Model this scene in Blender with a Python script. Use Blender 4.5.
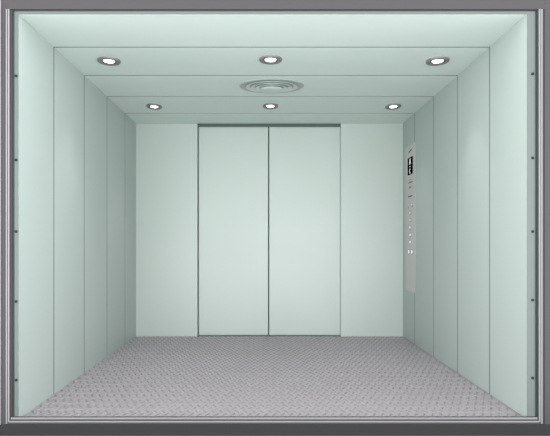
import bpy, bmesh, math
from mathutils import Vector, Matrix

for o in list(bpy.data.objects):
    bpy.data.objects.remove(o)
SC = bpy.context.scene
COL = SC.collection

# ------------------------------------------------------------------ camera
F = 560.0                      # focal length in pixels of a 550 px wide frame
VX, VY, EYE = 266.0, 244.5, 1.033
cd = bpy.data.cameras.new('camera')
cam = bpy.data.objects.new('camera', cd)
COL.objects.link(cam)
cam.location = (0, 0, EYE)
cam.rotation_euler = (math.radians(90), 0, 0)
cd.sensor_width = 36
cd.lens = 36 * F / 550
cd.shift_x = (275 - VX) / 550
cd.shift_y = (VY - 218) / 550
cd.clip_start = 0.05
SC.camera = cam

# ------------------------------------------------------------------ light and exposure
w = bpy.data.worlds.new('world')
SC.world = w
w.use_nodes = True
bg = w.node_tree.nodes['Background']
bg.inputs['Color'].default_value = (0.97, 1.0, 1.0, 1)
# ambient fill shaped brighter to both sides, to lift the front side walls
_wt = w.node_tree
_tc = _wt.nodes.new('ShaderNodeTexCoord')
_sp = _wt.nodes.new('ShaderNodeSeparateXYZ')
_sq = _wt.nodes.new('ShaderNodeMath')
_sq.operation = 'MULTIPLY'
_ma = _wt.nodes.new('ShaderNodeMath')
_ma.operation = 'MULTIPLY_ADD'
_ma.inputs[1].default_value = 3.6
_ma.inputs[2].default_value = 1.25
_wt.links.new(_tc.outputs['Generated'], _sp.inputs[0])
_wt.links.new(_sp.outputs['X'], _sq.inputs[0])
_wt.links.new(_sp.outputs['X'], _sq.inputs[1])
_wt.links.new(_sq.outputs[0], _ma.inputs[0])
_zz = _wt.nodes.new('ShaderNodeMath')
_zz.operation = 'MULTIPLY'
_fz = _wt.nodes.new('ShaderNodeMath')
_fz.operation = 'MULTIPLY_ADD'
_fz.inputs[1].default_value = -0.7
_fz.inputs[2].default_value = 1.08
_ml = _wt.nodes.new('ShaderNodeMath')
_ml.operation = 'MULTIPLY'
_wt.links.new(_sp.outputs['Z'], _zz.inputs[0])
_wt.links.new(_sp.outputs['Z'], _zz.inputs[1])
_wt.links.new(_zz.outputs[0], _fz.inputs[0])
_wt.links.new(_ma.outputs[0], _ml.inputs[0])
_wt.links.new(_fz.outputs[0], _ml.inputs[1])
_wt.links.new(_ml.outputs[0], bg.inputs['Strength'])
LENS_POWER = 9.0
BEAM = 19.0
ld = bpy.data.lights.new('fill_light', 'AREA')      # added soft fill behind the camera, no fixture there
ld.shape = 'RECTANGLE'
ld.size, ld.size_y = 7.0, 0.8
ld.energy = 300
ld.color = (1.0, 1.0, 1.0)
lo_ = bpy.data.objects.new('fill_light', ld)
COL.objects.link(lo_)
lo_.location = (0.0, -3.0, 1.0)
lo_.rotation_euler = (math.radians(90), 0, 0)
SC.view_settings.view_transform = 'Standard'
SC.view_settings.look = 'None'
SC.view_settings.gamma = 1
SC.view_settings.use_curve_mapping = False
SC.view_settings.exposure = 0.0


# ------------------------------------------------------------------ helpers
def px_x(px, Y):
    return (px - VX) * Y / F


def px_z(py, Y):
    return EYE - (py - VY) * Y / F


def principled(name, col, rough=0.5, metal=0.0, spec=0.5, grain=None, bump=0.0, emit=None, power=0.0, aniso=0.0):
    m = bpy.data.materials.new(name)
    m.use_nodes = True
    nt = m.node_tree
    b = nt.nodes['Principled BSDF']
    b.inputs['Base Color'].default_value = (*col, 1)
    b.inputs['Roughness'].default_value = rough
    b.inputs['Metallic'].default_value = metal
    b.inputs['Specular IOR Level'].default_value = spec
    if emit:
        b.inputs['Emission Color'].default_value = (*emit, 1)
        b.inputs['Emission Strength'].default_value = power
    tc = nt.nodes.new('ShaderNodeTexCoord')
    mp = nt.nodes.new('ShaderNodeMapping')
    nz = nt.nodes.new('ShaderNodeTexNoise')
    nt.links.new(tc.outputs['Object'], mp.inputs['Vector'])
    nt.links.new(mp.outputs['Vector'], nz.inputs['Vector'])
    mp.inputs['Scale'].default_value = grain or (4, 4, 4)
    nz.inputs['Scale'].default_value = 3.0
    nz.inputs['Detail'].default_value = 4.0
    # faint mottling of the finish
    mr = nt.nodes.new('ShaderNodeMapRange')
    mr.inputs['To Min'].default_value = max(rough - 0.04, 0.02)
    mr.inputs['To Max'].default_value = min(rough + 0.04, 1)
    nt.links.new(nz.outputs['Fac'], mr.inputs['Value'])
    nt.links.new(mr.outputs['Result'], b.inputs['Roughness'])
    if bump:
        bp = nt.nodes.new('ShaderNodeBump')
        bp.inputs['Strength'].default_value = bump
        bp.inputs['Distance'].default_value = 0.002
        nt.links.new(nz.outputs['Fac'], bp.inputs['Height'])
        nt.links.new(bp.outputs['Normal'], b.inputs['Normal'])
    return m


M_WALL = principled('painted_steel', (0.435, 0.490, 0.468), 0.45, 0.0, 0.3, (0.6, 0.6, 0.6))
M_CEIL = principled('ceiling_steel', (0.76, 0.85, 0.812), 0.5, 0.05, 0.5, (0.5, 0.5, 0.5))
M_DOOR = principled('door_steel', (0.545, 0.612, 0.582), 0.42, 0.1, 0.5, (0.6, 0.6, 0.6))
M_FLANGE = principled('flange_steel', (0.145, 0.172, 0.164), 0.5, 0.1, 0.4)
M_JOINT = principled('joint_sealant', (0.135, 0.172, 0.162), 0.8, 0.0, 0.2)
M_GAP = principled('shadow_gap', (0.17, 0.23, 0.21), 0.8, 0.0, 0.2)
M_DARK = principled('dark_rubber', (0.035, 0.05, 0.05), 0.7, 0.0, 0.2)
M_FLOOR = principled('tread_plate_steel', (0.485, 0.44, 0.468), 0.5, 0.1, 0.4, (3, 3, 3))
M_LUG = principled('shaded_lug_steel', (0.335, 0.30, 0.325), 0.4, 0.1, 0.4, (3, 3, 3))  # darker than the plate: shading of the lugs put into their colour
M_JAMB = principled('grey_jamb_paint', (0.064, 0.06, 0.063), 0.6, 0.0, 0.3)
M_JAMB2 = principled('grey_jamb_dark', (0.042, 0.042, 0.043), 0.6, 0.0, 0.3)
M_BEAD = principled('aluminium_bead', (0.28, 0.268, 0.28), 0.45, 0.0, 0.4)
M_PLINTH = principled('plinth_paint', (0.026, 0.026, 0.027), 0.6, 0.0, 0.3)
M_LAND = principled('landing_floor', (0.10, 0.10, 0.103), 0.7, 0.0, 0.3, (2, 2, 2))
M_CHROME = principled('satin_chrome', (0.24, 0.235, 0.235), 0.5, 0.2, 0.5)
M_RINGD = principled('baffle_dark', (0.16, 0.15, 0.155), 0.45, 0.5, 0.4)
M_LENS = principled('lamp_lens', (0.9, 0.9, 0.9), 0.4, 0, 0.4, emit=(1, 0.985, 0.97), power=LENS_POWER)
M_PLATE = principled('brushed_stainless', (0.60, 0.575, 0.57), 0.5, 0.0, 0.4, (40, 40, 1), 0.1)
M_BLACK = principled('display_glass', (0.003, 0.003, 0.003), 0.5, 0, 0.0)
M_GLYPH = principled('display_segments', (0.8, 0.8, 0.8), 0.4, 0, 0.4, emit=(1, 1, 1), power=0.35)
M_LIT = principled('lit_button', (0.85, 0.85, 0.85), 0.4, 0, 0.4, emit=(1, 1, 1), power=1.0)
M_MARK = principled('engraved_mark', (0.1, 0.1, 0.1), 0.6, 0, 0.3)
M_MARKL = principled('engraved_mark_pale', (0.26, 0.26, 0.26), 0.6, 0, 0.3)
M_VENT = principled('vent_enamel', (0.68, 0.76, 0.73), 0.4, 0.05, 0.5)
M_VENTP = principled('vent_plate_enamel', (0.42, 0.49, 0.465), 0.5, 0.0, 0.4)
M_BOLT = principled('black_bolt', (0.012, 0.02, 0.02), 0.6, 0.0, 0.3)


def link(name, bm, mat, parent=None, smooth=False, loc=None):
    me = bpy.data.meshes.new(name)
    bmesh.ops.recalc_face_normals(bm, faces=bm.faces[:])
    if smooth:
        for f in bm.faces:
            f.smooth = True
    if loc is not None:
        bmesh.ops.translate(bm, verts=bm.verts[:], vec=-Vector(loc))
    bm.to_mesh(me)
    bm.free()
    me.materials.append(mat)
    if smooth:
        me.set_sharp_from_angle(angle=math.radians(35))
    o = bpy.data.objects.new(name, me)
    COL.objects.link(o)
    if parent:
        o.parent = parent
    if loc is not None:
        o.location = loc
    return o


def empty(name, loc, rot=(0, 0, 0)):
    o = bpy.data.objects.new(name, None)
    COL.objects.link(o)
    o.location = loc
    o.rotation_euler = rot
    o.empty_display_size = 0.05
    return o


def structure(o, label=None):
    o['kind'] = 'structure'
    if label:
        o['label'] = label
    return o


def box(bm, x0, x1, y0, y1, z0, z1, bev=0.0, seg=2):
    b = bmesh.new()
    bmesh.ops.create_cube(b, size=1)
    for v in b.verts:
        v.co = Vector(((x0 + x1) / 2 + v.co.x * (x1 - x0), (y0 + y1) / 2 + v.co.y * (y1 - y0),
                       (z0 + z1) / 2 + v.co.z * (z1 - z0)))
    if bev:
        bmesh.ops.bevel(b, geom=b.edges[:], offset=bev, segments=seg, affect='EDGES', profile=0.5)
    me = bpy.data.meshes.new('t')
    b.to_mesh(me)
    b.free()
    bm.from_mesh(me)
    bpy.data.meshes.remove(me)
    return bm


def B(*a, **k):
    return box(bmesh.new(), *a, **k)


def lathe(bm, prof, n=48, sx=1.0, sy=1.0):
    """revolve (r, z) pairs about z; r = 0 closes the end"""
    rings = []
    for r, z in prof:
        if r < 1e-7:
            rings.append([bm.verts.new((0, 0, z))])
        else:
            rings.append([bm.verts.new((r * sx * math.cos(2 * math.pi * k / n), r * sy * math.sin(2 * math.pi * k / n), z))
                          for k in range(n)])
    for a, b in zip(rings, rings[1:]):
        for k in range(n):
            k2 = (k + 1) % n
            if len(a) == 1 and len(b) == 1:
                continue
            if len(a) == 1:
                bm.faces.new((a[0], b[k], b[k2]))
            elif len(b) == 1:
                bm.faces.new((a[k], b[0], a[k2]))
            else:
                bm.faces.new((a[k], b[k], b[k2], a[k2]))
    return bm


def poly(bm, pts, depth, axis_u, axis_v, origin):
    """extrude a 2-D outline (u, v) placed on a face by depth along u x v"""
    n = axis_u.cross(axis_v)
    lo = [bm.verts.new(origin + axis_u * u + axis_v * v) for u, v in pts]
    hi = [bm.verts.new(origin + axis_u * u + axis_v * v + n * depth) for u, v in pts]
    bm.faces.new(lo[::-1])
    bm.faces.new(hi)
    for i in range(len(pts)):
        j = (i + 1) % len(pts)
        bm.faces.new((lo[i], lo[j], hi[j], hi[i]))
    return bm


# ------------------------------------------------------------------ dimensions of the car
XL, XR = -1.460, 1.539
YF, YB = 3.305, 6.29
H = 2.391
JOINTS = [YF, 3.857, 4.501, 5.145, 5.80, YB]
GAP = 0.018
T = 0.03

# ------------------------------------------------------------------ side walls
for name, x, s in (('wall_left', XL, -1), ('wall_right', XR, 1)):
    base = 0.0 if s < 0 else 0.003
    xa, xb = sorted((x + s * T, x + s * (T + 0.05)))
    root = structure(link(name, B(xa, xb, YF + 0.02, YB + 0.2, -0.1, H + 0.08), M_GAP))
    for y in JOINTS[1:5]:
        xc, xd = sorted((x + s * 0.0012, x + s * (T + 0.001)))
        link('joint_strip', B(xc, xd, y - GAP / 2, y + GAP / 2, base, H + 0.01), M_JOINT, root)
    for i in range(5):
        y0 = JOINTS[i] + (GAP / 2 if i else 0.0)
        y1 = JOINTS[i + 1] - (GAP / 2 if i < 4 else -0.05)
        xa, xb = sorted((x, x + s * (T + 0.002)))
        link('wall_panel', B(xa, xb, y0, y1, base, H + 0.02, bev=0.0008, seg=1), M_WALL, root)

# ------------------------------------------------------------------ ceiling
root = structure(link('ceiling', B(XL - 0.08, XR + 0.08, YF + 0.02, YB + 0.2, H + T, H + T + 0.05), M_GAP))
for y in JOINTS[1:5]:
    link('joint_strip', B(XL, XR, y - GAP / 2, y + GAP / 2, H + 0.0012, H + T + 0.001), M_JOINT, root)
for i in range(5):
    y0 = JOINTS[i] + (GAP / 2 if i else 0.0)
    y1 = JOINTS[i + 1] - (GAP / 2 if i < 4 else 0.0)
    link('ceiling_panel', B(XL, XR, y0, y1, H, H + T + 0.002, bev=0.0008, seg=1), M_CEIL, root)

# ------------------------------------------------------------------ floor: checker plate with raised lugs
bm = B(XL - 0.03, XR + 0.03, YF - 0.003, YB + 0.03, -0.08, 0.0)
px, py = 0.0505, 0.124
L2, W2, HT = 0.036, 0.0075, 0.006
ny = int((YB - YF) / py * 2) + 1
nx = int((XR - XL) / px) + 1
for j in range(ny):
    cy = YF + 0.03 + j * py / 2
    if cy > YB - 0.03:
        continue
    sgn = 1 if j % 2 else -1
    for i in range(nx):
        cx = XL + 0.02 + (i + (0.5 if j % 2 else 0)) * px
        if cx > XR - 0.02:
            continue
        d = Vector((sgn * 0.42, 0.91, 0)).normalized()
        nrm = Vector((-d.y, d.x, 0))
        c = Vector((cx, cy, 0))
        lo = [bm.verts.new(c + d * a * L2 + nrm * b * W2 - Vector((0, 0, 0.0005)))
              for a, b in ((-1, 0), (-0.5, -0.85), (0, -1), (0.5, -0.85), (1, 0), (0.5, 0.85), (0, 1), (-0.5, 0.85))]
        hi = [bm.verts.new(c + d * a * L2 + nrm * b * W2 + Vector((0, 0, HT)))
              for a, b in ((-0.72, 0), (-0.3, -0.4), (0, -0.5), (0.3, -0.4), (0.72, 0), (0.3, 0.4), (0, 0.5), (-0.3, 0.4))]
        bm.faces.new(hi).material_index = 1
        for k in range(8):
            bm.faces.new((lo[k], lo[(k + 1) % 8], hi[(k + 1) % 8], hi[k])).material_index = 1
flo = structure(link('floor', bm, M_FLOOR), 'grey steel chequer plate floor with raised diagonal lugs')
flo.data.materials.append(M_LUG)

# ------------------------------------------------------------------ back wall: two fixed panels around the door opening
YD = YB + 0.05
xo0, xo1 = px_x(197.3, YB), px_x(340.9, YB)
root = structure(link('wall_back', B(XL - 0.08, XR + 0.08, YB + 0.09, YB + 0.13, -0.1, H + 0.08), M_GAP))
for xa, xb in ((XL, xo0), (xo1, XR)):
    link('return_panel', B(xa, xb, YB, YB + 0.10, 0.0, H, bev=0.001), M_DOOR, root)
link('door_sill', B(xo0, xo1, YB + 0.005, YB + 0.12, -0.03, 0.006, bev=0.001), M_FLANGE, root)
for nm, a, b in (('door_1', 198.6, 268.15), ('door_2', 269.15, 340.4)):
    xa, xb = px_x(a, YD), px_x(b, YD)
    zt = px_z(126.9, YD)
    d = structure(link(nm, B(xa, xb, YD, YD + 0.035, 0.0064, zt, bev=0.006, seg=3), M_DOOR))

# ------------------------------------------------------------------ car front edge (flange with bolts)
Yf = YF - 0.003
structure(link('trim_1', B(XL - 0.07, XL, Yf, YF - 0.0002, 0, H + 0.06, bev=0.0003), M_FLANGE),
          'pale green left edge strip of the car with five bolts')
structure(link('trim_2', B(XR, XR + 0.09, Yf, YF - 0.0002, 0, H + 0.06, bev=0.0003), M_FLANGE),
          'pale green right edge strip of the car with five bolts')
structure(link('trim_3', B(XL, XR, Yf, YF - 0.0002, H, H + 0.06, bev=0.0003), M_FLANGE),
          'pale green top edge strip of the car')

# ------------------------------------------------------------------ landing frame around the opening
YJ = 3.288
X = lambda p: px_x(p, YJ)
Z = lambda p: px_z(p, YJ)
zb = Z(424.4)


def strip(parent, name, x0, x1, z0, z1, front, mat, bev=0.0012, back=0.013):
    return link(name, B(X(x0), X(x1), YJ - front, YJ + back, z0, z1, bev=bev), mat, parent)


tl = structure(empty('trim_4', (X(6), YJ, zb)), 'grey left jamb of the landing frame with bright metal beads')
tr = structure(empty('trim_5', (X(543), YJ, zb)), 'grey right jamb of the landing frame with bright metal beads')
tt = structure(empty('trim_6', (X(275), YJ, Z(9))), 'grey header of the landing frame')
tb = structure(empty('trim_7', (X(275), YJ, Z(430))), 'threshold below the opening with metal beads above a dark plinth')


def under(root, *specs):
    for nm, x0, x1, z0, z1, front, mat in specs:
        o = strip(root, nm, x0, x1, z0, z1, front, mat)
        o.matrix_parent_inverse = Matrix.Translation(-root.location)


TOPZ = Z(9.2)
under(tl,
      ('outer_edge', -40, 1.0, zb, Z(-60), 0.006, M_BEAD),
      ('jamb', 1.0, 6.0, zb, Z(-60), 0.0, M_JAMB),
      ('bead', 6.1, 7.3, Z(423.8), TOPZ, 0.004, M_BEAD),
      ('reveal', 7.3, 8.1, Z(423.8), TOPZ, -0.002, M_JAMB),
      ('bead', 8.1, 9.4, Z(421.9), TOPZ, 0.004, M_BEAD),
      ('rebate', 9.4, 12.2, Z(419.5), TOPZ, -0.004, M_JAMB2),
      ('seal', 12.2, 13.1, Z(417.5), TOPZ, -0.008, M_DARK))
under(tr,
      ('seal', 536.4, 537.4, Z(417.5), TOPZ, -0.008, M_DARK),
      ('rebate', 537.4, 538.9, Z(419.5), TOPZ, -0.004, M_JAMB2),
      ('bead', 538.9, 540.2, Z(421.9), TOPZ, 0.004, M_BEAD),
      ('reveal', 540.2, 541.0, Z(423.8), TOPZ, -0.002, M_JAMB),
      ('bead', 541.0, 542.3, Z(423.8), TOPZ, 0.004, M_BEAD),
      ('rebate', 542.3, 544.8, zb, TOPZ, -0.002, M_JAMB2),
      ('jamb', 544.8, 590, zb, Z(-60), 0.0, M_JAMB))
under(tt,
      ('header', 6.0, 544.8, TOPZ, Z(-60), 0.0, M_JAMB),
      ('seal', 12.2, 537.4, Z(10.2), TOPZ, -0.008, M_JAMB2))
under(tb,
      ('seal', 13.1, 536.4, Z(417.5), Z(417.1), -0.002, M_JAMB2),
      ('bead', 11.0, 537.2, Z(419.2), Z(417.5), 0.003, M_BEAD),
      ('reveal', 9.4, 538.9, Z(420.9), Z(419.2), 0.0, M_JAMB),
      ('bead', 9.4, 538.9, Z(422.3), Z(420.9), 0.004, M_BEAD),
      ('reveal', 7.3, 541.0, Z(424.3), Z(422.3), 0.0, M_JAMB),
      ('plinth', -40, 590, Z(434.7), Z(424.3), 0.004, M_PLINTH))
zl = Z(434.7)
structure(link('trim_8', B(X(-40), X(590), 1.7, YJ + 0.06, zl - 0.05, zl), M_LAND), 'grey landing floor before the plinth')

# ------------------------------------------------------------------ bolts
bp = lathe(bmesh.new(), [(0, -0.006), (0.0062, -0.0055), (0.008, -0.003), (0.008, 0.004), (0, 0.004)], 16)
names = ['topmost', 'second from the top', 'middle', 'second from the bottom', 'lowest']
proto = None
for side, pxx, ys in (('left', 16.2, (76, 160, 231.5, 301.5, 380)), ('right', 532.6, (74, 158, 231.5, 300, 378))):
    for nm, yy in zip(names, ys):
        if proto is None:
            o = proto = link('bolt', bp, M_BOLT, smooth=True)
        else:
            o = proto.copy()
            COL.objects.link(o)
        o.rotation_euler = (math.radians(-90), 0, 0)
        o.location = (px_x(pxx, Yf), Yf - 0.002, px_z(yy, Yf))
        o['label'] = 'small black bolt in the %s edge strip, %s of its five' % (side, nm)
        o['category'] = 'bolt'
        o['group'] = 'bolts in the edge strips of the car'

# ------------------------------------------------------------------ recessed downlights
def make_light(r):
    t = empty('downlight', (0, 0, 0))
    bm = lathe(bmesh.new(), [(r * 0.60, -0.002), (r * 0.66, -0.010), (r * 0.86, -0.013), (r * 0.97, -0.010), (r, 0.0), (r * 0.6, 0.0), (r * 0.6, -0.002)], 64, 1, 1.12)
    link('trim_ring', bm, M_CHROME, t, True)
    bm = lathe(bmesh.new(), [(r * 0.48, -0.0035), (r * 0.53, -0.009), (r * 0.60, -0.009), (r * 0.66, -0.004), (r * 0.66, -0.001), (r * 0.48, -0.001), (r * 0.48, -0.0035)], 64, 1, 1.12)
    link('baffle', bm, M_RINGD, t, True)
    bm = lathe(bmesh.new(), [(0, -0.007), (r * 0.3, -0.0065), (r * 0.46, -0.0045), (r * 0.5, -0.001), (0, -0.001)], 48, 1, 1.12)
    link('lens', bm, M_LENS, t, True)
    sd = bpy.data.lights.new('beam', 'SPOT')
    sd.energy = BEAM
    sd.spot_size, sd.spot_blend = math.radians(68), 1.0
    sd.shadow_soft_size = 0.03
    sd.color = (1, 0.97, 0.96)
    so = bpy.data.objects.new('beam', sd)
    COL.objects.link(so)
    so.parent = t
    so.location = (0, 0, -0.02)
    return t


Y1, Y2 = 4.135, 5.50
lp = make_light(0.084)
first = True
for (pxx, Y, lab) in ((109, Y1, 'round recessed downlight in the front row, nearest the left wall'),
                      (270.6, Y1 - 0.03, 'round recessed downlight in the front row, between two others'),
                      (437.6, Y1, 'round recessed downlight in the front row, nearest the right wall'),
                      (154.2, Y2, 'round recessed downlight in the back row, nearest the left wall'),
                      (270.4, Y2 - 0.02, 'round recessed downlight in the back row, between vent and doors'),
                      (393.2, Y2, 'round recessed downlight in the back row, above the control panel side')):
    if first:
        t, first = lp, False
    else:
        t = lp.copy()
        COL.objects.link(t)
        for ch in list(lp.children):
            c = ch.copy()
            COL.objects.link(c)
            c.parent = t
    t.location = (px_x(pxx, Y), Y, H)
    if Y > 5:
        t.scale = (0.9, 1.1, 1)
    t['label'] = lab
    t['category'] = 'ceiling light'
    t['group'] = 'downlights in the ceiling'

# ------------------------------------------------------------------ round ceiling vent
YV = 4.80
t = empty('ceiling_vent', (px_x(271.6, YV), YV, H))
t['label'] = 'round pale green ceiling vent with stepped concentric rings'
t['category'] = 'vent'
R = 0.275
sy = 0.78
link('vent_plate', lathe(bmesh.new(), [(0, -0.002), (R * 0.93, -0.003), (R * 0.98, -0.006), (R, -0.003), (R, 0.002), (0, 0.002)], 72, 1, sy), M_VENTP, t, True)
for k, (ro, z0) in enumerate(((0.80, -0.009), (0.64, -0.014), (0.49, -0.019))):
    r1 = R * ro
    r0 = r1 - 0.030
    link('louvre_ring', lathe(bmesh.new(), [(r0, z0 + 0.006), (r1 - 0.004, z0 - 0.003), (r1, z0 - 0.003), (r1 + 0.001, z0),
                                            (r0 + 0.004, z0 + 0.008), (r0, z0 + 0.006)], 72, 1, sy), M_VENT, t, True)
link('hub', lathe(bmesh.new(), [(0, -0.034), (R * 0.22, -0.033), (R * 0.33, -0.028), (R * 0.35, -0.024), (R * 0.30, -0.020), (R * 0.12, -0.016), (R * 0.12, -0.001), (0, -0.001)], 64, 1, sy), M_VENT, t, True)

# ------------------------------------------------------------------ control panel on the right wall
TH = 0.004
XP = XR - TH
Yn, Yfar = 560 * XP / (415.2 - VX), 560 * XP / (405.4 - VX)
zt, zbot = EYE + 1.056, EYE - 0.500
cp = empty('control_panel', (XR, (Yn + Yfar) / 2, zbot))
cp['label'] = 'tall stainless steel lift control panel with black display on the right wall'
cp['category'] = 'control panel'


def on_panel(name, bm, mat, parent=cp, smooth=False):
    o = link(name, bm, mat, None, smooth)
    o.parent = parent
    if parent is cp:
        o.matrix_parent_inverse = Matrix.Translation(-Vector(cp.location))
    return o


def wy(px):
    return F * XP / (px - VX)


def wz(px, py):
    return EYE - (py - VY) * wy(px) / F


on_panel('faceplate', B(XP, XR - 0.0004, Yn, Yfar, zbot, zt, bev=0.001), M_PLATE)
U, V = Vector((0, -1, 0)), Vector((0, 0, 1))
YC = wy(410.3)
zd1, zd0 = wz(410.3, 157.2), wz(410.3, 174.5)
dy = (wy(408) - wy(412.9)) / 2
scr = on_panel('display', B(XP - 0.003, XP + 0.002, YC - dy, YC + dy, zd0, zd1, bev=0.001), M_BLACK)


def face_poly(pts, yc, zc, depth=0.0015, x=XP - 0.0002):
    return poly(bmesh.new(), pts, depth, U, V, Vector((x, yc, zc)))


zc = (zd0 + zd1) / 2
# up arrow, dash and the letter C on the display
bm = face_poly([(-0.034, -0.03), (-0.014, -0.03), (0, 0.004), (0.014, -0.03), (0.034, -0.03), (0.010, 0.034), (-0.010, 0.034)],
               YC, zc + 0.046, x=XP - 0.003)
on_panel('arrow', bm, M_GLYPH, scr)
on_panel('dash', face_poly([(-0.02, -0.004), (0.02, -0.004), (0.02, 0.004), (-0.02, 0.004)], YC, zc - 0.008, x=XP - 0.003), M_GLYPH, scr)
outer = [(0.028 * math.cos(a), 0.027 * math.sin(a)) for a in [math.radians(50 + k * 13) for k in range(21)]]
inner = [(0.014 * math.cos(a), 0.015 * math.sin(a)) for a in [math.radians(310 - k * 13) for k in range(21)]]
bm = bmesh.new()
o_, i_ = outer, inner[::-1]
for k in range(20):
    q = [o_[k], o_[k + 1], i_[k + 1], i_[k]]
    poly(bm, q, 0.0015, U, V, Vector((XP - 0.003, YC, zc - 0.056)))
on_panel('letter', bm, M_GLYPH, scr)


def mark(name, px, py, wd, ht, mat, slant=0.0):
    zz = wz(px, py)
    bm = face_poly([(-wd / 2, -ht / 2 - slant), (wd / 2, -ht / 2 + slant), (wd / 2, ht / 2 + slant), (-wd / 2, ht / 2 - slant)],
                   wy(px), zz, 0.001, XP + 0.0002)
    return on_panel(name, bm, mat)


# emblem over the display, engraved lines under it
bm = face_poly([(-0.09, -0.016), (-0.03, -0.014), (0.05, -0.002), (0.09, 0.012), (0.03, 0.012), (-0.04, 0.004)], wy(410.2), wz(410.2, 150.9), 0.001, XP + 0.0002)
on_panel('emblem', bm, M_MARK)
mark('engraved_line', 410.2, 179.6, 0.08, 0.008, M_MARKL)
mark('engraved_line', 410.6, 182.3, 0.17, 0.012, M_MARK)
mark('engraved_line', 410.2, 187.3, 0.10, 0.022, M_MARKL)
mark('engraved_line', 410.3, 196.3, 0.17, 0.014, M_MARK)


def button(px, py, r, lit=M_LIT, name='push_button', lab=None, shape=None):
    yc, zz = wy(px), wz(px, py)
    rot = Matrix.Translation((XP, yc, zz)) @ Matrix.Rotation(math.radians(-90), 4, 'Y')
    bm = lathe(bmesh.new(), [(r * 1.0, -0.001), (r * 1.45, -0.001), (r * 1.4, 0.0035), (r * 1.05, 0.0045), (r, 0.003), (r, -0.001)], 28)
    bmesh.ops.transform(bm, matrix=rot, verts=bm.verts[:])
    b = on_panel(name, bm, M_CHROME, cp, True)
    bm = lathe(bmesh.new(), [(0, 0.0035), (r * 0.8, 0.0035), (r * 0.98, 0.002), (r * 0.98, -0.001), (0, -0.001)], 28)
    bmesh.ops.transform(bm, matrix=rot, verts=bm.verts[:])
    on_panel('button_cap', bm, lit, b, True)
    return b


button(412.3, 204.6, 0.011, name='indicator_lamp')
button(412.3, 206.5, 0.006, M_MARK, 'key_switch')
button(408.6, 207.6, 0.007, M_MARK, 'key_switch')
for py_, r_ in ((213, 0.012), (220.3, 0.012), (227.4, 0.015), (234.9, 0.017), (242.1, 0.017)):
    button(410.4, py_, r_)
button(408.9, 251.8, 0.021)
button(412.1, 251.9, 0.021)
